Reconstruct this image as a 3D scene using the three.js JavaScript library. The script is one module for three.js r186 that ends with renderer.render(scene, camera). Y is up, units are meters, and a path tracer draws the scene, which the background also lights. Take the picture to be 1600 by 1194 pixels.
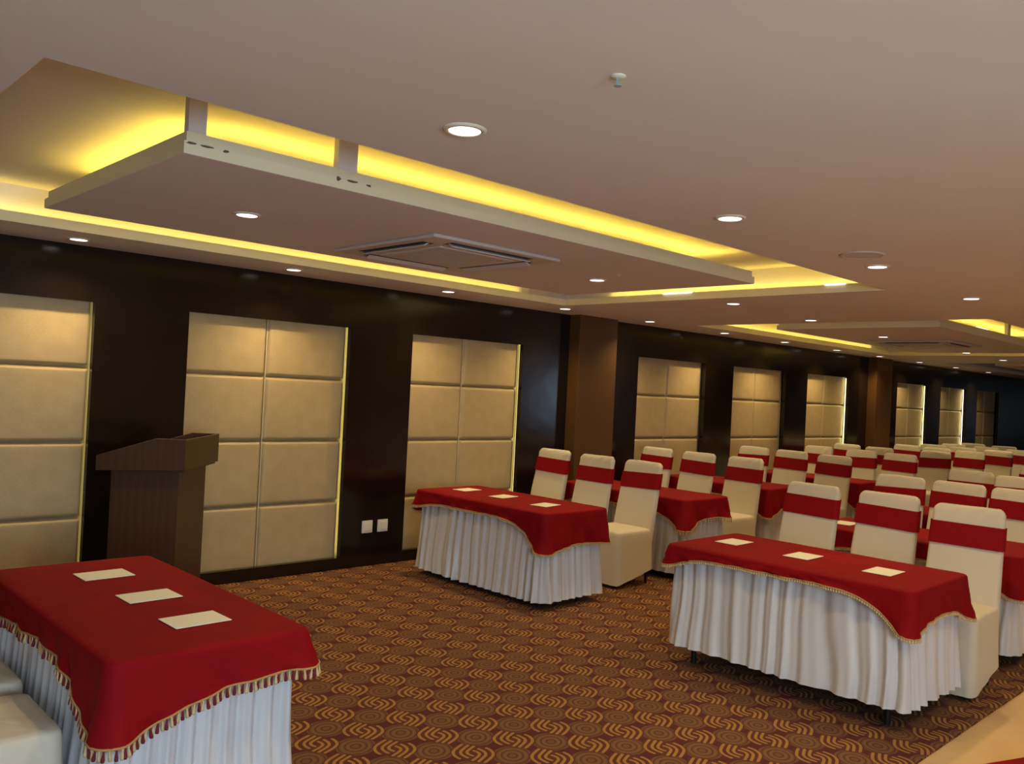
import * as THREE from 'three';
import { RoundedBoxGeometry } from 'three/addons/geometries/RoundedBoxGeometry.js';
import { RectAreaLightUniformsLib } from 'three/addons/lights/RectAreaLightUniformsLib.js';
import { ImprovedNoise } from 'three/addons/math/ImprovedNoise.js';
import { mergeGeometries } from 'three/addons/utils/BufferGeometryUtils.js';

// ---------------------------------------------------------------- camera, exposure, large lights
const scene = new THREE.Scene();
scene.background = new THREE.Color(0x000000);
const renderer = new THREE.WebGLRenderer({ antialias: true });
renderer.toneMapping = THREE.LinearToneMapping;
renderer.toneMappingExposure = 1.0;
renderer.shadowMap.enabled = true;
RectAreaLightUniformsLib.init();

const F = 1336.31, YAW = 0.764374, PITCH = 0.008057, ROLL = 0.049655;
const camera = new THREE.PerspectiveCamera(2 * Math.atan(597 / F) * 180 / Math.PI, 1600 / 1194, 0.05, 100);
{
  const fw = new THREE.Vector3(Math.sin(YAW) * Math.cos(PITCH), Math.sin(PITCH), -Math.cos(YAW) * Math.cos(PITCH));
  const r0 = new THREE.Vector3(Math.cos(YAW), 0, Math.sin(YAW));
  const u0 = new THREE.Vector3().crossVectors(r0, fw);
  const r = r0.clone().multiplyScalar(Math.cos(ROLL)).addScaledVector(u0, Math.sin(ROLL));
  const u = r0.clone().multiplyScalar(-Math.sin(ROLL)).addScaledVector(u0, Math.cos(ROLL));
  camera.position.set(0, 1.65, 6.3683);
  camera.quaternion.setFromRotationMatrix(new THREE.Matrix4().makeBasis(r, u, fw.clone().negate()));
}

const LIGHT = {
  spot: 5.8, spotColor: new THREE.Color(1.0, 0.74, 0.37),
  cove: 32, coveColor: new THREE.Color(1.0, 0.74, 0.08),
  wall: 5, wallColor: new THREE.Color(1.0, 0.80, 0.10),
  day: 15, dayColor: new THREE.Color(0.56, 0.76, 1.0),
};
function areaLight(x, y, z, w, h, towards, color, intensity, up) {
  const l = new THREE.RectAreaLight(color, intensity, w, h);
  l.position.set(x, y, z);
  if (up) l.up.set(...up);
  l.lookAt(x + towards[0], y + towards[1], z + towards[2]);
  scene.add(l);
  return l;
}

// ---------------------------------------------------------------- helpers
let seed = 7;
const rnd = () => { seed = (seed * 1664525 + 1013904223) >>> 0; return seed / 4294967296; };
const noise = new ImprovedNoise();
const nz = (x, y, z = 0) => noise.noise(x, y, z);
const used = {};
function numbered(n) { used[n] = (used[n] ?? -1) + 1; return used[n] ? n + '_' + String(used[n]).padStart(3, '0') : n; }
function mesh(name, geo, mat, parent) {
  const m = new THREE.Mesh(geo, mat);
  m.name = parent && parent !== scene ? name : numbered(name);
  m.castShadow = m.receiveShadow = true;
  (parent ?? scene).add(m);
  return m;
}
function tag(o, label, category, group) {
  o.userData.label = label; o.userData.category = category;
  if (group) o.userData.group = group;
  return o;
}
function thing(name, label, category, [x, y, z], turn = 0, group) {
  const g = new THREE.Group(); g.name = numbered(name);
  g.position.set(x, y, z); g.rotation.y = turn; scene.add(g);
  return tag(g, label, category, group);
}
function struct(name, geo, mat) { const m = mesh(name, geo, mat, scene); m.name = name; m.userData.kind = 'structure'; return m; }
function box(x0, x1, y0, y1, z0, z1) {
  const g = new THREE.BoxGeometry(x1 - x0, y1 - y0, z1 - z0);
  g.translate((x0 + x1) / 2, (y0 + y1) / 2, (z0 + z1) / 2); return metreUV(g);
}
function rbox(x0, x1, y0, y1, z0, z1, r = 0.006, s = 2) {
  const g = new RoundedBoxGeometry(x1 - x0, y1 - y0, z1 - z0, s, r);
  g.translate((x0 + x1) / 2, (y0 + y1) / 2, (z0 + z1) / 2); return metreUV(g);
}
function metreUV(g) {                                   // uv in metres, by the way each face points
  const p = g.attributes.position, n = g.attributes.normal, uv = new Float32Array(p.count * 2);
  for (let i = 0; i < p.count; i++) {
    const ax = Math.abs(n.getX(i)), ay = Math.abs(n.getY(i)), az = Math.abs(n.getZ(i));
    const x = p.getX(i), y = p.getY(i), z = p.getZ(i);
    const [a, b] = ay >= ax && ay >= az ? [x, z] : ax >= az ? [z, y] : [x, y];
    uv[2 * i] = a; uv[2 * i + 1] = b;
  }
  g.setAttribute('uv', new THREE.BufferAttribute(uv, 2)); return g;
}
function loft(rings, capStart, capEnd) {                // rings of [x,y,z] with the same count, closed around
  const n = rings[0].length, pos = [], idx = [];
  for (const r of rings) for (const p of r) pos.push(...p);
  for (let j = 0; j + 1 < rings.length; j++) for (let i = 0; i < n; i++) {
    const a = j * n + i, b = j * n + (i + 1) % n, c = a + n, d = b + n;
    idx.push(a, b, d, a, d, c);
  }
  const cap = (j, flip) => {
    const r = rings[j], c = [0, 1, 2].map(k => r.reduce((s, p) => s + p[k], 0) / n), ci = pos.length / 3;
    pos.push(...c);
    for (let i = 0; i < n; i++) { const a = j * n + i, b = j * n + (i + 1) % n; flip ? idx.push(a, ci, b) : idx.push(a, b, ci); }
  };
  if (capStart) cap(0, true);
  if (capEnd) cap(rings.length - 1, false);
  const g = new THREE.BufferGeometry();
  g.setAttribute('position', new THREE.Float32BufferAttribute(pos, 3));
  g.setIndex(idx); g.computeVertexNormals(); return metreUV(g);
}
function roundRect(hx, hz, r, per = 6, edge = 8) {      // outline in x,z, counter-clockwise seen from above reversed as needed
  const out = [];
  const cs = [[hx - r, hz - r, 0], [-(hx - r), hz - r, 1], [-(hx - r), -(hz - r), 2], [hx - r, -(hz - r), 3]];
  cs.forEach(([cx, cz, q], k) => {
    for (let i = 0; i <= per; i++) { const a = (q + i / per) * Math.PI / 2; out.push([cx + r * Math.cos(a), cz + r * Math.sin(a)]); }
    const [nx, nzz, nq] = cs[(k + 1) % 4];
    const a = (q + 1) * Math.PI / 2, s = [cx + r * Math.cos(a), cz + r * Math.sin(a)], e = [nx + r * Math.cos(nq * Math.PI / 2), nzz + r * Math.sin(nq * Math.PI / 2)];
    for (let i = 1; i < edge; i++) out.push([s[0] + (e[0] - s[0]) * i / edge, s[1] + (e[1] - s[1]) * i / edge]);
  });
  return out.reverse();                                 // clockwise from above so that lofts going up face outward
}

// ---------------------------------------------------------------- textures and materials
function canvasTex(w, h, draw, repeat = [1, 1], srgb = true) {
  const c = document.createElement('canvas'); c.width = w; c.height = h; draw(c.getContext('2d'), w, h);
  const t = new THREE.CanvasTexture(c); t.wrapS = t.wrapT = THREE.RepeatWrapping; t.repeat.set(...repeat);
  if (srgb) t.colorSpace = THREE.SRGBColorSpace; return t;
}
function dataTex(w, h, f, repeat, srgb = true) {
  const d = new Uint8Array(w * h * 4);
  for (let y = 0; y < h; y++) for (let x = 0; x < w; x++) { const c = f(x / w, y / h), k = (y * w + x) * 4; d[k] = c[0]; d[k + 1] = c[1]; d[k + 2] = c[2]; d[k + 3] = 255; }
  const t = new THREE.DataTexture(d, w, h); t.wrapS = t.wrapT = THREE.RepeatWrapping; t.magFilter = t.minFilter = THREE.LinearFilter;
  t.repeat.set(...repeat); if (srgb) t.colorSpace = THREE.SRGBColorSpace; t.needsUpdate = true; return t;
}
// noise that repeats over the unit square
function tileNoise(u, v, f, z) {
  const a = nz(u * f, v * f, z), b = nz((u - 1) * f, v * f, z), c = nz(u * f, (v - 1) * f, z), d = nz((u - 1) * f, (v - 1) * f, z);
  return (a * (1 - u) + b * u) * (1 - v) + (c * (1 - u) + d * u) * v;
}
const mix3 = (a, b, t) => a.map((x, i) => x + (b[i] - x) * t);
const woodTex = (dark, light, su, sv) => dataTex(512, 512, (u, v) => {
  const w = tileNoise(u, v, 3, 1.3) * 0.6, g = 0.5 + 0.5 * Math.sin((u * 9 + w) * Math.PI * 2);
  const fine = 0.5 + tileNoise((u * 24) % 1, (v * 1.0) % 1, 8, 4.1);
  return mix3(dark, light, Math.min(1, Math.max(0, 0.2 * g + 0.15 + 0.5 * fine)));
}, [1 / su, 1 / sv]);
const veneer = new THREE.MeshStandardMaterial({ map: woodTex([84, 54, 21], [104, 69, 28], 0.5, 1.6), roughness: 0.5 });
const lecternWood = new THREE.MeshStandardMaterial({ map: woodTex([56, 33, 17], [88, 56, 28], 0.45, 1.4), roughness: 0.45 });
const laminate = new THREE.MeshStandardMaterial({
  map: dataTex(256, 256, (u, v) => { const f = 0.5 + tileNoise(u, v, 14, 2.2), s = 0.5 + tileNoise((u * 6) % 1, v, 3, 7.7); return mix3([20, 14, 10], [31, 22, 16], 0.5 * f + 0.5 * s); }, [1 / 1.2, 1 / 2.4]),
  roughness: 0.17, bumpScale: 0.0022,
  bumpMap: dataTex(256, 256, (u, v) => { const k = 128 + 120 * tileNoise(u, v, 5, 6.2) + 40 * tileNoise(u, v, 13, 1.2); return [k, k, k]; }, [1 / 1.7, 1 / 1.7], false),
});
const paintTex = dataTex(512, 512, (u, v) => { const k = 0.5 + 0.5 * tileNoise(u, v, 5, 3.3) + 0.25 * tileNoise(u, v, 23, 8.1); return mix3([222, 213, 213], [231, 223, 223], k); }, [1 / 3.1, 1 / 3.1]);
const paint = new THREE.MeshStandardMaterial({ map: paintTex, roughness: 0.75 });
const litEdgePaint = new THREE.MeshStandardMaterial({ color: 0xebdfba, roughness: 0.6 });  // ceiling paint tinted cream-yellow, cove light put into the colour
const creamPaint = new THREE.MeshStandardMaterial({ color: 0xd8cfb6, roughness: 0.7 });
const leather = new THREE.MeshStandardMaterial({
  map: dataTex(256, 256, (u, v) => mix3([184, 162, 118], [200, 178, 134], 0.5 + 0.6 * tileNoise(u, v, 6, 9.1) + 0.4 * tileNoise(u, v, 40, 1.1)), [1 / 0.6, 1 / 0.6]),
  roughness: 0.5,
});
const beadMat = new THREE.MeshStandardMaterial({ color: 0xd9cfae, roughness: 0.35 });
const coverMat = new THREE.MeshStandardMaterial({ color: new THREE.Color().setRGB(0.66, 0.59, 0.45), roughness: 0.75 });
const satin = new THREE.MeshPhysicalMaterial({ color: new THREE.Color().setRGB(0.64, 0.63, 0.62), roughness: 0.30, sheen: 0.4, sheenColor: new THREE.Color(0.9, 0.9, 1), sheenRoughness: 0.4 });
const velvet = new THREE.MeshPhysicalMaterial({
  map: dataTex(256, 256, (u, v) => mix3([120, 5, 13], [142, 8, 16], 0.5 + 0.8 * tileNoise(u, v, 5, 5.5) + 0.3 * tileNoise(u, v, 50, 2.5)), [1 / 0.8, 1 / 0.8]),
  roughness: 0.75, specularIntensity: 0.25, sheen: 0.12, sheenColor: new THREE.Color(0.7, 0.03, 0.04), sheenRoughness: 0.35,
});
const sashMat = new THREE.MeshPhysicalMaterial({ color: 0x8a0a11, roughness: 0.7, specularIntensity: 0.25, sheen: 0.1, sheenColor: new THREE.Color(0.6, 0.05, 0.06) });
const cordMat = new THREE.MeshStandardMaterial({ color: 0xb08a52, roughness: 0.8 });
const tasselLight = new THREE.MeshStandardMaterial({ color: 0xc9b183, roughness: 0.85 });
const tasselRed = new THREE.MeshStandardMaterial({ color: 0x6d141c, roughness: 0.85 });
const darkMetal = new THREE.MeshStandardMaterial({ color: 0x1c1a18, roughness: 0.45, metalness: 0.4 });
const paperMat = new THREE.MeshStandardMaterial({ color: 0xe9e6d2, roughness: 0.8 });
const whitePlastic = new THREE.MeshStandardMaterial({ color: 0xe4ddcc, roughness: 0.4 });
const greyPlastic = new THREE.MeshStandardMaterial({ color: 0xcfc4be, roughness: 0.5 });
const slotMat = new THREE.MeshStandardMaterial({ color: 0x4d423a, roughness: 0.7 });
const grilleSlot = new THREE.MeshStandardMaterial({ color: 0xa0948a, roughness: 0.7 });
const chipMat = new THREE.MeshStandardMaterial({ color: 0x6a5540, roughness: 0.9 });
const lampGlow = new THREE.MeshStandardMaterial({ color: 0xffffff, emissive: new THREE.Color(1, 0.93, 0.86), emissiveIntensity: 3 });
const coveGlow = new THREE.MeshStandardMaterial({ color: 0xffffff, emissive: new THREE.Color(1.0, 0.85, 0.25), emissiveIntensity: 1.2 });
const whiteGlow = new THREE.MeshStandardMaterial({ color: 0xffffff, emissive: new THREE.Color(1.0, 0.93, 0.85), emissiveIntensity: 2.0 });
const hotGlow = new THREE.MeshStandardMaterial({ color: 0xffffff, emissive: new THREE.Color(1.0, 0.95, 0.5), emissiveIntensity: 2.0 });
const dayGlow = new THREE.MeshStandardMaterial({ color: 0xffffff, emissive: LIGHT.dayColor, emissiveIntensity: 1.0 });

// carpet: one metre of a quarter-metre repeat
const GOLD = '#9a6f30', FIELD = '#684524', DEEP = '#4d1110', MID = '#522114';
const carpetTex = canvasTex(2048, 2048, (c, W) => {
  const T = W / 4, s = T / 0.25;
  c.fillStyle = DEEP; c.fillRect(0, 0, W, W);
  const waves = [
    [[0.019, -0.102], [-0.030, -0.086], [-0.070, -0.062], [-0.088, -0.020], [-0.085, 0.006]],
    [[0.036, -0.078], [-0.008, -0.062], [-0.042, -0.043], [-0.054, -0.010], [-0.050, 0.020]],
    [[0.050, -0.054], [0.012, -0.042], [-0.016, -0.028], [-0.026, -0.004], [-0.019, 0.018]],
  ];
  const curve = pts => { c.beginPath(); c.moveTo(...pts[0]); for (let i = 1; i < pts.length - 1; i++) { const e = i === pts.length - 2 ? pts[i + 1] : [(pts[i][0] + pts[i + 1][0]) / 2, (pts[i][1] + pts[i + 1][1]) / 2]; c.quadraticCurveTo(...pts[i], ...e); } c.stroke(); };
  for (let j = -1; j <= 4; j++) for (let i = -1; i <= 4; i++) {
    c.save(); c.translate((i + 0.5) * T, j * T); c.scale(s, s);
    c.fillStyle = FIELD; c.beginPath(); c.ellipse(0, 0, 0.098, 0.092, -0.6, 0, 7); c.fill();
    for (const [r, w, col] of [[0.088, 0.006, MID], [0.070, 0.008, '#745029'], [0.056, 0.006, MID], [0.040, 0.008, '#745029'], [0.024, 0.007, MID]]) {
      c.strokeStyle = col; c.lineWidth = w; c.beginPath(); c.ellipse(0, 0, r, r * 0.86, -0.6, 0, 7); c.stroke();
    }
    c.restore();
  }
  for (let j = -1; j <= 4; j++) for (let i = -1; i <= 4; i++) {
    c.save(); c.translate(i * T, (j + 0.5) * T); c.scale(s, s);
    c.fillStyle = MID; c.beginPath(); c.moveTo(-0.1, -0.02); c.quadraticCurveTo(-0.08, -0.09, 0.0, -0.115); c.quadraticCurveTo(0.06, -0.09, 0.1, 0.02); c.quadraticCurveTo(0.08, 0.09, 0, 0.115); c.quadraticCurveTo(-0.06, 0.09, -0.1, -0.02); c.fill();
    c.lineCap = 'round'; c.lineJoin = 'round'; c.strokeStyle = GOLD;
    for (let k = 0; k < 2; k++) { c.lineWidth = 0.0145; for (const w of waves) curve(w); c.rotate(Math.PI); }
    c.restore();
  }
  const im = c.getImageData(0, 0, W, W), d = im.data;
  let q = 12345;
  for (let k = 0; k < d.length; k += 4) {
    q = (q * 1664525 + 1013904223) >>> 0; const f = 0.8 + 0.4 * (q / 4294967296);
    d[k] *= f; d[k + 1] *= f; d[k + 2] *= f;
  }
  c.putImageData(im, 0, 0);
}, [1, 1]);
const carpetMat = new THREE.MeshStandardMaterial({ map: carpetTex, roughness: 0.95 });
const tileMat = new THREE.MeshStandardMaterial({
  map: dataTex(512, 512, (u, v) => mix3([202, 166, 106], [218, 184, 124], 0.5 + 0.8 * tileNoise(u, v, 4, 6.6) + 0.35 * tileNoise(u, v, 30, 0.7)), [1 / 1.8, 1 / 1.8]), roughness: 0.3,
});

// ---------------------------------------------------------------- the room
const YC = 2.4956, X0 = -3, X1 = 23.5, Z1 = 9.2;
const PANEL = { w: 1.4375, gap: 0.673, bay: 7.6057, right: 2.0238, y0: 0.1066, y1: 2.1122 };
const niches = [];
for (let b = 0; b < 3; b++) for (let i = 0; i < 3; i++) { const r = PANEL.right + b * PANEL.bay + i * (PANEL.w + PANEL.gap); niches.push([r - PANEL.w, r]); }
const CO = { x0: 0.66, x1: 6.188, z0: 0.618, z1: 3.76 }, PA = { x0: 1.334, x1: 5.514, z0: 1.285, z1: 3.09 };
const SHIFT = [0, 7.78, 15.5];
const LIP = 0.06, SLAB = 0.24, LEDGE = 0.1;

struct('floor', box(X0 - 0.1, X1 + 0.1, -0.12, 0, -0.25, Z1 + 0.1), tileMat);

function rectPath(x0, x1, y0, y1, P = THREE.Path) { const p = new P(); p.moveTo(x0, y0); p.lineTo(x1, y0); p.lineTo(x1, y1); p.lineTo(x0, y1); p.closePath(); return p; }
{
  const sh = rectPath(X0, X1, 0, YC + 0.03, THREE.Shape);
  for (const [a, b] of niches) sh.holes.push(rectPath(a, b, PANEL.y0, PANEL.y1));
  const g = new THREE.ExtrudeGeometry(sh, { depth: 0.05, bevelEnabled: false }); g.translate(0, 0, -0.05);
  struct('wall_back', metreUV(g), laminate);
  struct('wall_back_core', box(X0, X1, 0, YC + 0.03, -0.25, -0.15), laminate);
}
struct('wall_side', box(X0 - 0.12, X0, 0, YC + 0.03, -0.25, Z1), creamPaint);
struct('wall_end', box(X1, X1 + 0.12, 0, YC + 0.03, -0.25, Z1), laminate);
{
  const sh = rectPath(X0, X1, 0, YC + 0.03, THREE.Shape), wins = [[-1.6, 1.4], [16.1, 17.0]];
  for (const [a, b] of wins) sh.holes.push(rectPath(a, b, 0.85, 2.2));
  const g = new THREE.ExtrudeGeometry(sh, { depth: 0.12, bevelEnabled: false }); g.translate(0, 0, Z1);
  struct('wall_opposite', metreUV(g), creamPaint);
  wins.forEach(([a, b], i) => {
    const w = new THREE.Group(); w.name = 'window_' + (i + 1); w.userData.kind = 'structure'; scene.add(w);
    const fr = 0.06;
    mesh('frame', mergeGeometries([box(a, b, 0.85, 0.85 + fr, Z1, Z1 + 0.1), box(a, b, 2.2 - fr, 2.2, Z1, Z1 + 0.1), box(a, a + fr, 0.85, 2.2, Z1, Z1 + 0.1), box(b - fr, b, 0.85, 2.2, Z1, Z1 + 0.1)]), darkMetal, w);
    const np = i ? 1 : 3;
    for (let k = 0; k < np; k++) {
      const xa = a + fr + (b - a - 2 * fr) * k / np, xb = a + fr + (b - a - 2 * fr) * (k + 1) / np;
      mesh('pane', box(xa + 0.01, xb - 0.01, 0.91, 2.14, Z1 + 0.06, Z1 + 0.068), dayGlow, w);
      if (k) mesh('mullion', box(xa - 0.025, xa + 0.025, 0.91, 2.14, Z1 + 0.01, Z1 + 0.09), darkMetal, w);
    }
    areaLight((a + b) / 2, 1.52, Z1 - 0.01, b - a - 0.1, 1.25, [0, 0, -1], LIGHT.dayColor, LIGHT.day * (i ? 0.3 : 1));
  });
}
// ceiling with three coffers
{
  const sh = rectPath(X0 - 0.1, X1 + 0.1, -(Z1 + 0.1), 0.25, THREE.Shape);
  for (const s of SHIFT) sh.holes.push(rectPath(CO.x0 + s, CO.x1 + s, -CO.z1, -CO.z0));
  const g = new THREE.ExtrudeGeometry(sh, { depth: LIP, bevelEnabled: false });
  g.rotateX(-Math.PI / 2); g.translate(0, YC, 0);
  const ceil = struct('ceiling', metreUV(g), paint);
  for (const s of SHIFT) {
    const x0 = CO.x0 + s - LEDGE, x1 = CO.x1 + s + LEDGE, z0 = CO.z0 - LEDGE, z1 = CO.z1 + LEDGE, ya = YC + LIP, yb = YC + SLAB;
    const l = 0.004, [a, b, c, d] = [CO.x0 + s, CO.x1 + s, CO.z0, CO.z1];
    mesh('lit_edge_band', mergeGeometries([box(a, a + l, YC + 0.001, YC + LIP + 0.002, c, d), box(b - l, b, YC + 0.001, YC + LIP + 0.002, c, d), box(a + l, b - l, YC + 0.001, YC + LIP + 0.002, c, c + l), box(a + l, b - l, YC + 0.001, YC + LIP + 0.002, d - l, d)]), litEdgePaint, ceil);  // added lining of the lip, its colour stands for light on the edge
    mesh('recess', mergeGeometries([box(x0 - 0.05, x1 + 0.05, yb, yb + 0.05, z0 - 0.05, z1 + 0.05), box(x0 - 0.05, x0, ya, yb, z0, z1), box(x1, x1 + 0.05, ya, yb, z0, z1), box(x0, x1, ya, yb, z0 - 0.05, z0), box(x0, x1, ya, yb, z1, z1 + 0.05)]), paint, ceil);
  }
}
function led(parent, x0, x1, y, z0, z1, mat, lightDir, color, intensity, up) {          // a tape of LEDs and its light
  mesh('led_strip', box(x0, x1, y, y + 0.008, z0, z1), mat, parent);
  const alongX = x1 - x0 > z1 - z0, L = Math.max(x1 - x0, z1 - z0), W = Math.min(x1 - x0, z1 - z0);
  areaLight((x0 + x1) / 2, y + 0.012, (z0 + z1) / 2, alongX ? L : W, alongX ? W : L, [0, 1, 0], color, intensity, [0, 0, 1]);
}
const panelNames = ['suspended ceiling panel with cassette vent, edges glowing yellow, over the front tables', 'suspended ceiling panel glowing yellow over the rows between the two veneer pillars', 'unlit suspended ceiling panel over the farthest chair rows'];
SHIFT.forEach((s, k) => {
  const t = thing('suspended_ceiling_panel', panelNames[k], 'ceiling panel', [s, YC, 0], 0, 'suspended ceiling panels');
  const W = 0.014;
  mesh('board', rbox(PA.x0, PA.x1, 0, 0.05, PA.z0, PA.z1, 0.003, 1), paint, t);
  mesh('upper_board', box(PA.x0 + W, PA.x1 - W, 0.05, 0.09, PA.z0 + W, PA.z1 - W), paint, t);
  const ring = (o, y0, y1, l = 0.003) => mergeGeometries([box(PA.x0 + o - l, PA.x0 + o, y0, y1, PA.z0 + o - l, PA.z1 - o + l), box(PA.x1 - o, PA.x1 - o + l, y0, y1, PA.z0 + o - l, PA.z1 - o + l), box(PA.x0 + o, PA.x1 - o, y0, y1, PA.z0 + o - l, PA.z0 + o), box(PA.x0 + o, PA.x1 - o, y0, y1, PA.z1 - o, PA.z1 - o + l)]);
  mesh('lit_edge_band', ring(0, 0.001, 0.05), litEdgePaint, t); mesh('lit_edge_band', ring(W, 0.051, 0.091), litEdgePaint, t);  // added bands, the lit look of the fascia is in their colour
  for (const x of [PA.x0 + 0.7, 3.42, PA.x1 - 0.7]) for (const z of [PA.z0 + 0.8, PA.z1 - 0.8]) mesh('hanger', box(x - 0.03, x + 0.03, 0.09, SLAB, z - 0.03, z + 0.03), paint, t);
  for (const [x, w] of k ? [[1.5, 0.05], [3.6, 0.05]] : [[1.39, 0.036], [2.08, 0.05]]) mesh('hanger', box(x - w, x + w, 0.09, SLAB, 3.03, 3.07), paint, t);  // blocks added so their faces read as shade bands across the cove glow
  if (k === 2) return;
  const I = LIGHT.cove, C = LIGHT.coveColor, e = 0.10;
  const strip = (x0, x1, z0, z1, f = 1) => {
    mesh('led_strip', box(x0, x1, 0.09, 0.096, z0, z1), coveGlow, t);
    const ax = x1 - x0 > z1 - z0, L = Math.max(x1 - x0, z1 - z0), w = Math.min(x1 - x0, z1 - z0);
    areaLight(s + (x0 + x1) / 2, YC + 0.10, (z0 + z1) / 2, ax ? L : w, ax ? w : L, [0, 1, 0], C, I * f, [0, 0, 1]);
  };
  const za = PA.z1 - 0.36, zb = za + 0.02;                                   // tape toward the aisle, broken where a length is missing
  if (k === 0) { strip(1.62, 3.6, za, zb); strip(3.66, 5.36, za, zb); }
  else { strip(1.7, 3.5, za, zb); strip(3.56, 5.4, za, zb); }
  strip(1.5, 5.38, PA.z0 + e - 0.02, PA.z0 + e);
  strip(PA.x0 + 0.17, PA.x0 + 0.19, 1.5, 2.7);
  strip(PA.x1 - e, PA.x1 - e + 0.02, 1.42, 2.96, 0.7);
  // tape lying on the cove ledge along the wall side and the far end
  const yl = LIP, c0 = CO.z0 - 0.07, cx = CO.x1 + 0.05;
  const ledge = (x0, x1, z0, z1, f) => {
    const m = mesh('led_strip', box(x0, x1, yl, yl + 0.006, z0, z1), coveGlow, t);
    const ax = x1 - x0 > z1 - z0, L = Math.max(x1 - x0, z1 - z0), w = Math.min(x1 - x0, z1 - z0);
    areaLight(s + (x0 + x1) / 2, YC + yl + 0.01, (z0 + z1) / 2, ax ? L : w, ax ? w : L, [0, 1, 0], C, I * f, [0, 0, 1]);
    return m;
  };
  ledge(CO.x0 + 0.1, CO.x1 - 0.55, c0, c0 + 0.02, 0.35);
  ledge(cx, cx + 0.02, CO.z0 + 0.5, CO.z1 - 0.1, 0.4);
  // lengths of tape that have lifted into view
  if (k === 0) {
    mesh('loose_led', rbox(CO.x1 - 0.02, CO.x1 + 0.01, 0.058, 0.068, 1.80, 2.10, 0.004), whiteGlow, t);
    mesh('loose_led', rbox(CO.x1 - 0.02, CO.x1 + 0.01, 0.058, 0.068, 3.30, 3.46, 0.004), whiteGlow, t);
  } else {
    mesh('loose_led', rbox(PA.x0 + 0.045, PA.x0 + 0.09, 0.09, 0.11, 2.62, 2.95, 0.006), whiteGlow, t);
    mesh('loose_led', rbox(2.6, 2.95, 0.09, 0.11, PA.z1 - 0.1, PA.z1 - 0.05, 0.006), whiteGlow, t);
  }
  if (k === 0) for (const [x, w, y, h] of [[1.36, 0.05, 0.046, 0.006], [1.42, 0.06, 0.047, 0.005], [1.50, 0.03, 0.046, 0.007], [2.02, 0.03, 0.046, 0.012], [2.09, 0.07, 0.047, 0.006], [2.18, 0.03, 0.045, 0.006]]) {
    const pts = []; for (let i = 0; i < 9; i++) { const a = i / 9 * Math.PI * 2, q = 0.6 + 0.5 * rnd(); pts.push(new THREE.Vector2(x + w / 2 * q * Math.cos(a), y + h * q * Math.sin(a))); }
    const g = new THREE.ExtrudeGeometry(new THREE.Shape(pts), { depth: 0.0012, bevelEnabled: false }); g.translate(0, -0.003, PA.z1 + 0.0028);
    mesh('chipped_paint', g, chipMat, t);
  }
});

// carpet and the corner of a red runner
const carpetGeo = box(X0 + 0.01, X1 - 0.01, 0, 0.008, 0.01, 4.85);
{ const uv = carpetGeo.attributes.uv; for (let i = 0; i < uv.count; i++) uv.setXY(i, uv.getX(i) - 0.10, -(uv.getY(i) - 0.15)); }
tag(mesh('carpet', carpetGeo, carpetMat), 'brown and maroon patterned carpet with gold waves under the tables', 'carpet');
{
  const g = new THREE.BoxGeometry(1.3, 0.008, 0.6); g.translate(0.65, 0.004, 0.3);
  const m = mesh('floor_runner', metreUV(g), velvet); m.position.set(4.36, 0, 5.03); m.rotation.y = -0.38;
  tag(m, 'plain red runner lying on the beige floor beside the carpet edge', 'runner');
}
// veneer pillars
for (let k = 0; k < 2; k++) { const p = struct('pillar_' + (k + 1), rbox(6.95 + k * 7.6057, 7.59 + k * 7.6057, 0, YC, -0.01, 0.15, 0.004, 1), veneer); p.userData.label = k ? 'brown veneer pillar farther down the dark wall' : 'brown veneer pillar behind the first chair rows'; }

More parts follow.
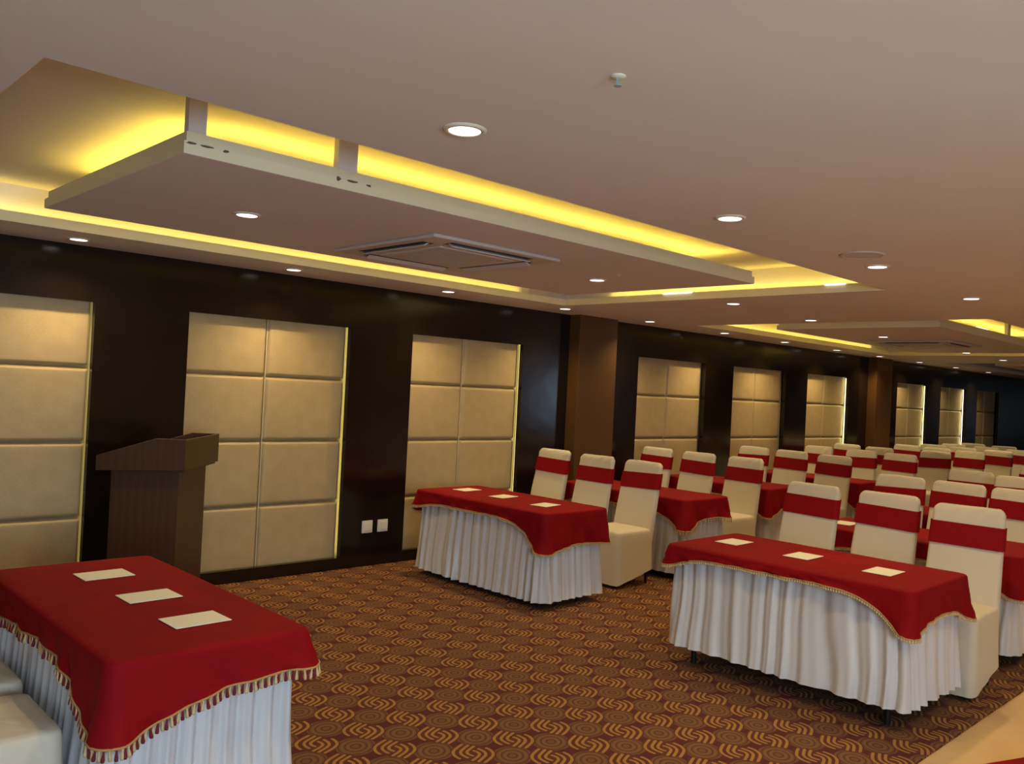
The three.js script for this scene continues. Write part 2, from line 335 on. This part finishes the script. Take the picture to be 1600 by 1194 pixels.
// ---------------------------------------------------------------- upholstered wall niches
function padGeo(w, h, d) {
  const nx = 22, ny = 18, g = new THREE.PlaneGeometry(w, h, nx, ny), p = g.attributes.position;
  for (let i = 0; i < p.count; i++) {
    const u = p.getX(i) / w * 2, v = p.getY(i) / h * 2;
    const su = Math.sign(u) * Math.pow(Math.abs(u), 0.5), sv = Math.sign(v) * Math.pow(Math.abs(v), 0.5);   // finer near the edges
    p.setX(i, su * w / 2); p.setY(i, sv * h / 2);
    const f = Math.pow(Math.max(0, 1 - Math.pow(Math.abs(su), 34)), 0.4) * Math.pow(Math.max(0, 1 - Math.pow(Math.abs(sv), 28)), 0.4);
    p.setZ(i, d * f + 0.004 * f * nz(su * 2, sv * 2, 4.4));
  }
  g.computeVertexNormals(); return metreUV(g);
}
{
  const PW = (PANEL.w + 0.077) / 2, PH = 0.53, pg = padGeo(PW - 0.002, PH - 0.002, 0.042);
  const where = ['beside the lectern, cut by the picture edge', 'behind the lectern', 'behind the front wall-side table', 'just past the near veneer pillar', 'middle one between the two veneer pillars', 'with bright edge, before the far veneer pillar', 'with bright edge, just past the far veneer pillar', 'with white glowing edge near the room end', 'unlit, last one before the end wall'];
  const glow = [0.5, 1, 0.8, 0, 0, 1.6, 1.6, 2.2, 0];
  niches.forEach(([a, b], i) => {
    const t = thing('upholstered_wall_panel', 'cream padded wall panel ' + where[i], 'wall panel', [a, 0, -0.15], 0, 'padded wall panels');
    const w = b - a;
    mesh('backing', box(-0.12, w + 0.12, 0.0, 2.3, 0.0, 0.02), creamPaint, t);
    for (let c = 0; c < 2; c++) for (let r = 0; r < 4; r++) {
      const m = mesh('pad', pg, leather, t);
      m.position.set(-0.065 + PW * (c + 0.5), 0.063 + PH * (r + 0.5), 0.032);
    }
    mesh('seam_bead', new THREE.CylinderGeometry(0.0045, 0.0045, 2.12, 8).translate(-0.065 + PW, 1.123, 0.058), beadMat, t);
    if (glow[i]) {
      const hot = glow[i] > 1.5, gm = glow[i] > 2 ? whiteGlow : hot ? hotGlow : coveGlow;
      mesh('led_strip', hot ? box(w - 0.012, w - 0.004, 0.12, 2.10, 0.084, 0.098) : box(w + 0.062, w + 0.068, 0.1, 2.14, 0.03, 0.05), gm, t);
      areaLight(a + w + (hot ? -0.016 : 0.060), 1.12, -0.15 + (hot ? 0.091 : 0.04), hot ? 0.012 : 0.02, hot ? 1.96 : 2.0, hot ? [-1, 0, 0] : [-1, 0, 0.35], hot ? new THREE.Color(1, 0.86, 0.3) : LIGHT.wallColor, LIGHT.wall * glow[i]);
      mesh('led_strip', box(0.05, w, 2.20, 2.206, 0.082, 0.098), coveGlow, t);
      areaLight(a + w / 2, 2.196, -0.15 + 0.09, w - 0.1, 0.015, [0, -1, 0], LIGHT.wallColor, LIGHT.wall * 0.12, [0, 0, 1]);
    }
  });
}
// two socket plates
[[4.401, 'nearer the lectern'], [4.567, 'nearer the red clothed table']].forEach(([x, w]) => {
  const t = thing('wall_socket', 'square white socket plate low on the dark wall, ' + w, 'socket', [x, 0.358, 0], 0, 'wall sockets');
  mesh('plate', rbox(-0.055, 0.055, -0.055, 0.055, 0, 0.012, 0.004), whitePlastic, t);
  mesh('socket_insert', rbox(-0.038, 0.038, -0.036, 0.036, 0.012, 0.016, 0.002), whitePlastic, t);
});

// ---------------------------------------------------------------- ceiling fittings
const discGeo = new THREE.CylinderGeometry(0.052, 0.052, 0.006, 28);
const ringGeo = new THREE.LatheGeometry([[0.052, 0], [0.055, -0.008], [0.066, -0.008], [0.072, -0.003], [0.073, 0]].map(p => new THREE.Vector2(...p)), 32);
function downlight(x, z, label, group) {
  const t = thing('downlight', label, 'downlight', [x, YC, z], 0, group);
  mesh('trim_ring', ringGeo, whitePlastic, t);
  const d = mesh('glowing_disc', discGeo, lampGlow, t); d.position.y = -0.004;
  const l = new THREE.SpotLight(LIGHT.spotColor, LIGHT.spot, 0, 1.15, 0.8, 2);
  l.position.set(x, YC - 0.012, z); l.target.position.set(x, 0, z); l.castShadow = true; l.shadow.radius = 2.5;
  scene.add(l, l.target);
}
const ORD = ['first', 'second', 'third', 'fourth', 'fifth', 'sixth', 'seventh', 'eighth', 'ninth', 'tenth', 'eleventh', 'twelfth'];
[[1.801, 4.206], [3.449, 4.179], [5.11, 4.158], [6.855, 4.117], [8.5, 4.15], [10.15, 4.15], [11.8, 4.15]].forEach(([x, z], i) => downlight(x, z, `round recessed downlight over the aisle-side tables, ${ORD[i]} along the row`, 'downlights over the aisle'));
[[3.45, 6.0], [5.1, 6.0], [6.85, 6.0], [8.5, 6.0]].forEach(([x, z], i) => downlight(x, z, `round recessed downlight over the beige floor outside the picture, ${ORD[i]} of its row`, 'downlights over the beige floor'));
[[1.804, 0.30], [3.349, 0.36], [4.858, 0.42], [6.393, 0.43], [7.825, 0.42], [9.45, 0.37], [11.0, 0.36], [12.65, 0.33], [14.2, 0.33], [15.9, 0.33], [17.7, 0.33], [19.6, 0.33]].forEach(([x, z], i) => downlight(x, z, `round recessed downlight in the strip along the dark wall, ${ORD[i]} from the lectern`, 'downlights along the dark wall'));
[[2.067, 2.144, 'in the front suspended panel, lectern side of the vent'], [4.84, 2.182, 'in the front suspended panel, past the vent'], [6.556, 2.281, 'between the two lit coffers, beside the front one'], [8.127, 2.203, 'between the two lit coffers, beside the farther one'], [10.257, 2.04, 'in the second suspended panel, before its vent'], [13.193, 2.0, 'in the second suspended panel, past its vent'], [15.0, 1.95, 'past the second coffer'], [17.6, 2.1, 'in the unlit suspended panel']].forEach(([x, z, w]) => downlight(x, z, 'round recessed downlight ' + w, 'downlights in the coffers'));
function cassette(x, z, label) {
  const t = thing('ceiling_cassette_vent', label, 'air conditioner', [x, YC, z], 0, 'cassette vents');
  const h = 0.515;
  mesh('fascia', rbox(-h, h, -0.022, 0, -h, h, 0.01, 3), greyPlastic, t);
  mesh('intake_grille', rbox(-0.3, 0.3, -0.032, -0.02, -0.3, 0.3, 0.006, 2), greyPlastic, t);
  for (let k = 0; k < 11; k++) mesh('grille_slot', box(-0.26, 0.26, -0.0335, -0.031, -0.25 + k * 0.05 - 0.004, -0.25 + k * 0.05 + 0.004), grilleSlot, t);
  for (let k = 0; k < 4; k++) {
    const s = mesh('outlet', box(-0.33, 0.33, -0.0235, -0.021, 0.37, 0.45), slotMat, t); s.rotation.y = k * Math.PI / 2;
    const f = mesh('louvre', rbox(-0.32, 0.32, -0.008, 0.0, -0.024, 0.024, 0.003), greyPlastic, t);
    const a = k * Math.PI / 2; f.rotation.set(0.5, 0, 0); f.rotation.order = 'YXZ'; f.rotation.y = a;
    f.position.set(Math.sin(a) * 0.415, -0.026, Math.cos(a) * 0.415);
  }
}
cassette(3.456, 2.106, 'square cassette vent with louvres in the front suspended ceiling panel');
cassette(3.456 + 7.9, 2.106, 'square cassette vent in the farther lit suspended ceiling panel');
{
  const t = thing('ceiling_speaker', 'flat round speaker grille in the ceiling near a downlight', 'speaker', [4.683, YC, 4.253]);
  mesh('rim', new THREE.LatheGeometry([[0.1, 0], [0.1, -0.008], [0.115, -0.008], [0.12, 0]].map(p => new THREE.Vector2(...p)), 36), greyPlastic, t);
  mesh('grille', new THREE.LatheGeometry([[0.0001, -0.011], [0.06, -0.010], [0.1, -0.005]].map(p => new THREE.Vector2(...p)), 36), greyPlastic, t);
}
const teal = new THREE.MeshStandardMaterial({ color: 0x9fbdb4, roughness: 0.35, metalness: 0.3 });
function sprinkler(x, z, s, label, y = YC) {
  const t = thing('ceiling_sprinkler', label, 'sprinkler', [x, y, z], 0.4, 'ceiling sprinklers'); t.scale.setScalar(s);
  mesh('escutcheon', new THREE.LatheGeometry([[0.03, 0], [0.028, -0.006], [0.012, -0.010], [0.0001, -0.010]].map(p => new THREE.Vector2(...p)), 24), whitePlastic, t);
  mesh('frame', mergeGeometries([box(-0.012, -0.008, -0.034, -0.008, -0.003, 0.003), box(0.008, 0.012, -0.034, -0.008, -0.003, 0.003), box(-0.012, 0.012, -0.037, -0.033, -0.003, 0.003)]), teal, t);
  mesh('deflector', new THREE.CylinderGeometry(0.016, 0.016, 0.002, 16).translate(0, -0.038, 0), teal, t);
}
sprinkler(1.745, 4.898, 0.7, 'small ceiling sprinkler on the plain ceiling above the aisle');
sprinkler(4.699, 2.504, 0.5, 'tiny sprinkler in the front suspended ceiling panel');

// ---------------------------------------------------------------- lectern
{
  const turn = -Math.atan2(0.66, 0.75);                       // its front looks into the room
  const fx = Math.cos(-turn), fz = Math.sin(-turn);
  const W = 0.70, HT = 1.22;
  // near front corner of the head stands at (2.246, 1.105)
  const cx = 2.246 + fz * W / 2, cz = 1.105 - fx * W / 2;
  const t = thing('lectern', 'dark brown wooden lectern with overhanging head beside the wall panels', 'lectern', [cx, 0.008, cz], turn);
  const side = new THREE.Shape([[0, HT], [-0.18, HT], [-0.54, HT - 0.12], [-0.54, HT - 0.21], [0, HT - 0.19]].map(p => new THREE.Vector2(...p)));
  const plate = new THREE.ExtrudeGeometry(side, { depth: 0.02, bevelEnabled: true, bevelSize: 0.002, bevelThickness: 0.002, bevelSegments: 1 });
  for (const z of [-W / 2, W / 2 - 0.02]) { const m = mesh('head_side', metreUV(plate.clone()), lecternWood, t); m.position.z = z; }
  mesh('head_front', rbox(-0.02, 0.002, HT - 0.19, HT, -W / 2 + 0.018, W / 2 - 0.018, 0.002, 1), lecternWood, t);
  mesh('head_back', rbox(-0.54, -0.52, HT - 0.21, HT - 0.12, -W / 2 + 0.018, W / 2 - 0.018, 0.002, 1), lecternWood, t);
  const top = mesh('reading_board', rbox(-0.53, -0.01, -0.02, 0, -W / 2 + 0.02, W / 2 - 0.02, 0.002, 1), lecternWood, t);
  top.rotation.z = 0.17; top.position.y = HT - 0.035;
  mesh('head_bottom', rbox(-0.53, -0.01, HT - 0.205, HT - 0.19, -W / 2 + 0.018, W / 2 - 0.018, 0.002, 1), lecternWood, t);
  mesh('front_panel', rbox(-0.075, -0.055, 0.0, HT - 0.19, -0.27, 0.27, 0.003, 1), lecternWood, t);
  for (const z of [-0.27, 0.25]) mesh('side_panel', rbox(-0.48, -0.073, 0.0, HT - 0.2, z, z + 0.02, 0.003, 1), lecternWood, t);
  mesh('shelf', rbox(-0.47, -0.075, 0.62, 0.64, -0.25, 0.25, 0.003, 1), lecternWood, t);
  mesh('plinth', rbox(-0.5, -0.045, 0.0, 0.06, -0.285, 0.285, 0.003, 1), lecternWood, t);
}

// ---------------------------------------------------------------- covered chairs; the sitter looks along -x
const LEAN = 0.20;
function coverGeo(v) {
  // seat and its skirt
  const rings = [], base = roundRect(0.235, 0.222, 0.05, 6, 10);
  const cx = -0.025;
  const hem = x => 0.028 + 0.10 * Math.max(0, Math.min(1, (x + 0.22) / 0.42));
  for (const [yy, s, k] of [[0, 1.045, 0], [0.08, 1.035, 0], [0.25, 1.02, 0], [0.38, 1.008, 0], [0.44, 1.0, 0], [0.462, 0.985, 1], [0.474, 0.95, 1], [0.480, 0.85, 1], [0.484, 0.55, 1], [0.486, 0.2, 1]]) {
    rings.push(base.map(([x, z], i) => {
      const h = hem(x), y = k ? yy : h + (0.44 - h) * yy / 0.44;
      const wob = (1 - y / 0.5) * 0.010 * nz(i * 0.35, y * 3, v * 3.1);
      const n = Math.hypot(x, z);
      return [cx + x * s + x / n * wob, y + (k ? 0.003 * nz(x * 9, z * 9, v) : 0), z * s + z / n * wob];
    }));
  }
  const seat = loft(rings, false, true);
  // back sleeve
  const br = [], N = 14;
  for (let j = 0; j <= N + 5; j++) {
    const f = j <= N ? j / N : 1, y = j <= N ? 0.30 + 0.70 * f : 1.0 + 0.05 * Math.sin((j - N) / 5 * Math.PI / 2);
    const top = j > N ? Math.cos((j - N) / 5 * Math.PI / 2) : 1;
    const hw = 0.222 - 0.014 * f - (1 - top) * 0.045, ht = 0.026 * Math.max(0.25, Math.sqrt(top)) + 0.012 * (1 - f);
    br.push(roundRect(ht, hw, Math.min(ht * 0.9, 0.024), 5, 12).map(([x, z]) => {
      const up = Math.max(0, (y - 0.86) / 0.19);
      const wr = 0.012 * up * nz(z * 7 + y * 16, y * 34 - Math.abs(z) * 34, v * 5.7) + 0.003 * nz(z * 8, y * 6, v * 2.3);
      return [0.185 + (y - 0.45) * LEAN + x + Math.sign(x) * wr, y + 0.004 * up * nz(z * 6, v * 9.1), z];
    }));
  }
  return mergeGeometries([seat, loft(br, false, true)]);
}
function sashGeo(v) {
  const br = [], dy = 0.010 * Math.sin(v * 2.1), til = 0.03 * Math.sin(v * 4.3 + 1);
  for (let j = 0; j <= 6; j++) {
    const f = j / 6, y0 = 0.812 + 0.138 * f + dy;
    br.push(roundRect(0.036 - 0.002 * f, 0.218 - 0.003 * f, 0.03, 5, 12).map(([x, z]) => {
      const y = y0 + til * z, w = 0.002 * nz(z * 8, f * 7 + x * 10, v * 3.3);
      return [0.185 + (y - 0.45) * LEAN + x + Math.sign(x) * (0.002 + w), y, z * 1.012];
    }));
  }
  return loft(br, false, false);
}
const covers = [1, 2, 3, 4].map(coverGeo), sashes = [1, 2, 3, 4].map(sashGeo);
const legGeo = new THREE.CylinderGeometry(0.015, 0.012, 0.36, 10); legGeo.translate(0, 0.18, 0);
const chairProto = [0, 1, 2, 3].map(v => {
  const g = new THREE.Group();
  mesh('cover', covers[v], coverMat, g); mesh('sash', sashes[v], sashMat, g);
  for (const [x, z] of [[-0.21, -0.17], [-0.21, 0.17], [0.185, -0.17], [0.185, 0.17]]) { const l = mesh('leg', legGeo, darkMetal, g); l.position.set(x, 0, z); }
  return g;
});
let chairCount = 0;
function chair(x, z, turn, label, group) {
  const c = chairProto[chairCount++ % 4].clone();
  c.name = numbered('banquet_chair'); c.position.set(x, 0.008, z); c.rotation.y = turn; scene.add(c);
  tag(c, label, 'chair', group);
}
const TOPX = 0.305;                                                              // from a chair's origin to the top of its back
const seatWall = ['wall end', 'middle', 'aisle end'], rowWord = ['front', 'second', 'third', 'fourth', 'fifth', 'sixth', 'seventh', 'eighth', 'ninth'];
const blockA = [
  [[6.38, 0.41], [6.28, 1.06], [6.24, 1.63]], [[8.10, 0.42], [7.99, 1.05], [7.97, 1.63]], [[9.98, 0.57], [9.92, 1.13], [9.70, 1.77]], [[11.57, 0.66], [11.52, 1.30], [11.40, 1.87]],
  [[12.9, 0.45], [12.68, 1.04], [12.95, 1.74]], [[14.4, 0.78], [14.1, 1.34], [13.88, 1.89]], [[15.3, 0.86], [15.1, 1.40], [14.93, 1.96]], [[16.3, 0.85], [16.1, 1.42], [15.85, 2.0]], [[17.3, 0.85], [17.1, 1.42], [16.9, 2.0]]];
blockA.forEach((row, r) => row.forEach(([x, z], i) => chair(x - TOPX, z, (rnd() - 0.5) * 0.1, `cream covered chair with red sash, ${rowWord[r]} row of wall block, ${seatWall[i]}`, 'wall block chairs')));
const blockB = [[[6.06, 3.34], [6.02, 3.92], [5.83, 4.51]], [[7.70, 3.34], [7.63, 3.83], [7.54, 4.32]], [[9.30, 3.40], [9.04, 3.89], [9.04, 4.4]], [[10.95, 3.58], [10.7, 4.1]]];
const seatB = ['inner end', 'middle', 'beige floor end'];
blockB.forEach((row, r) => row.forEach(([x, z], i) => chair(x - TOPX, z, (rnd() - 0.5) * 0.1, `cream covered chair with red sash, ${rowWord[r]} row of aisle block, ${seatB[i]}`, 'aisle block chairs')));
[[0.66, 3.20, 'seat filling the lower picture corner'], [0.68, 2.66, 'seat behind the corner one'], [0.68, 2.12, 'seat toward the lectern']].forEach(([x, z, w]) => chair(x, z, Math.PI, 'cream covered chair tucked under the head table, ' + w, 'head table chairs'));

// ---------------------------------------------------------------- tables, skirts, cloths, papers
const TH = 0.74;
function perimeter(hx, hz, r, step) {                                            // points and outward normals, from above
  const pts = [], seg = [[hx, -(hz - r), 0, 1, 2 * (hz - r), 1, 0], [hx - r, hz, -1, 0, 2 * (hx - r), 0, 1], [-hx, hz - r, 0, -1, 2 * (hz - r), -1, 0], [-(hx - r), -hz, 1, 0, 2 * (hx - r), 0, -1]];
  let s = 0;
  seg.forEach(([x, z, dx, dz, L, nx, nzz], k) => {
    const n = Math.ceil(L / step);
    for (let i = 0; i < n; i++) pts.push({ x: x + dx * L * i / n, z: z + dz * L * i / n, nx, nz: nzz, s: s + L * i / n, side: k });
    s += L;
    const cx = x + dx * L - nx * r, cz = z + dz * L - nzz * r, m = Math.max(3, Math.ceil(r * 1.57 / step));
    for (let i = 0; i < m; i++) { const a = Math.atan2(nzz, nx) + i / m * Math.PI / 2; pts.push({ x: cx + r * Math.cos(a), z: cz + r * Math.sin(a), nx: Math.cos(a), nz: Math.sin(a), s: s + r * i / m * 1.57, side: k + i / m }); }
    s += r * 1.57;
  });
  return pts.reverse();
}
function table(x0, x1, z0, z1, o) {
  const cx = (x0 + x1) / 2, cz = (z0 + z1) / 2, hx = (x1 - x0) / 2, hz = (z1 - z0) / 2, v = o.v;
  const t = thing('banquet_table', o.label, 'table', [cx, 0.008, cz], 0, 'skirted banquet tables');
  const T = TH - 0.008;
  mesh('table_top', rbox(-hx + 0.035, hx - 0.035, T - 0.035, T - 0.006, -hz + 0.035, hz - 0.035, 0.006), veneer, t);
  for (const sx of [-1, 1]) for (const sz of [-1, 1]) mesh('leg', new THREE.CylinderGeometry(0.016, 0.016, T - 0.035, 12).translate(sx * (hx - 0.12), (T - 0.035) / 2, sz * (hz - 0.14)), darkMetal, t);
  // pleated satin skirt
  const P = perimeter(hx - 0.028, hz - 0.028, 0.03, 0.006), rings = [];
  for (const f of [0, 0.05, 0.15, 0.3, 0.45, 0.6, 0.75, 0.88, 1]) {                 // f = 0 at the hem
    rings.push(P.map(p => {
      const hem = o.hem + 0.012 * nz(p.s * 1.1, v * 3.7) , y = hem + (T - 0.04 - hem) * f;
      const ph = p.s * (o.freq ?? 66) + 7.5 * nz(p.s * 2.6, 0.4, v * 1.9) + 2.2 * nz(p.s * 1.8, y * 2.2, v + 9);
      const amp = (0.008 + 0.008 * (1 - f)) * (0.9 + 1.0 * nz(p.s * 3.7, 2.2, v * 2.7));
      const off = amp * (Math.sin(ph) + 0.35 * Math.sin(ph * 2.3 + 1)) + 0.030 * (1 - f) * (1 - f) + 0.012 * (1 - f) * nz(p.s * 2.2, y * 2.0, v * 1.3);
      return [p.x + p.nx * off, y, p.z + p.nz * off];
    }));
  }
  mesh('table_skirt', loft(rings), satin, t);
  // velvet cloth with a hem that drops at the corners
  const Q = perimeter(hx, hz, 0.03, 0.012);
  const corner = [[hx, hz, o.drop[0]], [-hx, hz, o.drop[1]], [-hx, -hz, o.drop[2]], [hx, -hz, o.drop[3]]];    // far-aisle, near-aisle, near-wall, far-wall
  const base = p => { const b = o.side, k = Math.floor(p.side) % 4, f = p.side - Math.floor(p.side); return b[k] * (1 - f) + b[(k + 1) % 4] * f; };
  const drop = p => {
    let h = base(p);
    for (const [x, z, d] of corner) { const q = Math.hypot(p.x - x, p.z - z); h += Math.max(0, d - base(p)) * Math.exp(-Math.pow(q / o.reach, 1.7)); }
    return h + 0.006 * nz(p.s * 3, v * 4.4);
  };
  const cr = [];
  const push = f => cr.push(Q.map(f));
  push(p => { const h = drop(p); return fold(p, h, 1); });
  function fold(p, h, g) {
    const rip = 0.018 * nz(p.s * 6.5, g * 1.2, v * 6.1) + 0.024 * nz(p.s * 15 + g * 2.5, g * 1.5, v * 3.3);
    let near = 0; for (const [x, z] of corner) near = Math.max(near, Math.exp(-Math.pow(Math.hypot(p.x - x, p.z - z) / 0.06, 2)));
    const off = 0.014 + g * (0.012 + rip + 0.034 * near);
    return [p.x + p.nx * off, T - 0.012 - g * (h - 0.012), p.z + p.nz * off];
  }
  for (const g of [0.85, 0.65, 0.45, 0.25, 0.1, 0]) push(p => fold(p, drop(p), g));
  push(p => [p.x + p.nx * 0.009, T - 0.004, p.z + p.nz * 0.009]);
  for (const k of [1, 0.97, 0.9, 0.75, 0.55, 0.3, 0.05]) push(p => [p.x * k, T + (k < 1 ? 0.0022 * (1 + nz(p.x * k * 5 + p.z * k * 3, p.z * k * 6, v * 2.2)) : 0), p.z * k]);
  const c = thing('tablecloth', o.clothLabel, 'tablecloth', [cx, 0.008, cz], 0, 'red tablecloths');
  mesh('cloth', loft(cr, false, true), velvet, c);
  const hemPts = cr[0].map(p => new THREE.Vector3(...p));
  const cord = new THREE.CatmullRomCurve3(hemPts.filter((_, i) => i % 2 === 0), true);
  mesh('hem_cord', new THREE.TubeGeometry(cord, 260, 0.0045, 5, true), cordMat, c);
  const L = cord.getLength(), step = o.tassel, n = Math.round(L / step), pos = cord.getSpacedPoints(n).slice(0, n);
  const len = o.tasselLength, tg = new THREE.LatheGeometry([[0.0015, 0], [0.0045, -0.1 * len], [0.003, -0.2 * len], [0.0065, -0.8 * len], [0.0055, -len], [0.0001, -len]].map(p => new THREE.Vector2(...p)), 7);
  const seen = p => o.single && (p.z > hz - 0.05 || (p.x < 0 && p.z > -hz + 0.1)) , rest = pos.filter(p => !seen(p));
  pos.forEach((p, i) => { if (!seen(p)) return; const m = mesh('tassel', tg, i % 2 ? tasselRed : tasselLight, c); m.position.copy(p); m.rotation.set((rnd() - 0.5) * 0.3, 0, (rnd() - 0.5) * 0.3); });
  { const m = mesh('fringe', mergeGeometries(rest.map(p => tg.clone().translate(p.x, p.y, p.z))), tasselLight, c); m.userData.kind = 'stuff'; }
}
const sheet = rbox(-0.105, 0.105, 0, 0.003, -0.0775, 0.0775, 0.0012, 1);
function paper(x, z, turn, label) { const m = mesh('note_paper', sheet, paperMat); m.position.set(x, TH + 0.0045, z); m.rotation.y = turn; tag(m, label, 'paper', 'papers on the tables'); }
const D = { tassel: 0.014, tasselLength: 0.017, reach: 0.2 };
// sides: far (+x), aisle (+z), near (-x), wall (-z)
table(0.975, 1.665, 2.10, 3.62, { ...D, v: 1, hem: 0.08, freq: 80, side: [0.12, 0.13, 0.10, 0.14], drop: [0.13, 0.25, 0.2, 0.2], reach: 0.26, tassel: 0.0136, tasselLength: 0.036, single: true, label: 'head table with white satin skirt, cut by the lower picture corner', clothLabel: 'dark red tasselled cloth on the head table near the lectern' });
[[1.345, 2.44, 'toward the lectern'], [1.365, 2.90, 'in the middle'], [1.372, 3.32, 'toward the picture foot']].forEach(([x, z, w]) => paper(x, z, 0.02, 'white paper on the head table, the one ' + w));
table(4.60, 5.30, 0.45, 2.0, { ...D, v: 2, hem: 0.055, side: [0.12, 0.25, 0.09, 0.2], drop: [0.27, 0.30, 0.14, 0.2], label: 'front wall-side table with pleated white satin skirt', clothLabel: 'dark red velvet cloth on the front wall-side table' });
[[4.955, 0.70, 'wall end'], [4.95, 1.17, 'middle'], [4.92, 1.69, 'aisle end']].forEach(([x, z, w], i) => paper(x, z, 0.12 + 0.03 * i, 'white paper on the front wall-side table, ' + w));
table(4.43, 5.20, 3.23, 4.70, { ...D, v: 3, hem: 0.115, freq: 52, side: [0.1, 0.16, 0.055, 0.1], drop: [0.24, 0.23, 0.13, 0.13], reach: 0.17, label: 'front aisle-side table with pleated white skirt at the carpet edge', clothLabel: 'bright red velvet cloth on the front aisle-side table' });
[[4.84, 3.44, 'inner end'], [4.80, 3.93, 'middle'], [4.785, 4.41, 'beige floor end']].forEach(([x, z, w], i) => paper(x, z, 0.02, 'white paper on the front aisle-side table, ' + w));
table(6.40, 7.08, 0.47, 1.99, { ...D, v: 4, hem: 0.06, side: [0.12, 0.17, 0.12, 0.2], drop: [0.2, 0.27, 0.2, 0.2], tasselLength: 0.04, tassel: 0.03, label: 'second wall-side table with white skirt, behind the front row of chairs', clothLabel: 'red fringed cloth on the second wall-side table' });
table(8.13, 8.80, 0.45, 1.82, { ...D, v: 5, hem: 0.06, side: [0.12, 0.2, 0.12, 0.2], drop: [0.2, 0.3, 0.2, 0.2], label: 'third wall-side table with white skirt, behind the second chair row', clothLabel: 'red cloth on the third wall-side table' });
table(9.98, 10.60, 0.50, 1.95, { ...D, v: 6, hem: 0.06, side: [0.12, 0.2, 0.12, 0.2], drop: [0.2, 0.3, 0.2, 0.2], label: 'fourth wall-side table hidden among the chair backs', clothLabel: 'red cloth on the fourth wall-side table among chair backs' });
table(6.14, 6.84, 3.25, 4.70, { ...D, v: 7, hem: 0.09, side: [0.1, 0.17, 0.12, 0.1], drop: [0.24, 0.27, 0.2, 0.15], label: 'second aisle-side table with white skirt, behind the front aisle chairs', clothLabel: 'bright red cloth on the second aisle-side table' });
table(7.78, 8.42, 3.25, 4.70, { ...D, v: 8, hem: 0.09, side: [0.1, 0.17, 0.12, 0.1], drop: [0.24, 0.27, 0.2, 0.15], label: 'third aisle-side table with white skirt, mostly behind chairs', clothLabel: 'red cloth on the third aisle-side table behind chairs' });
paper(6.45, 3.42, 0.05, 'white paper glimpsed on the second aisle-side table between chair backs');

renderer.render(scene, camera);
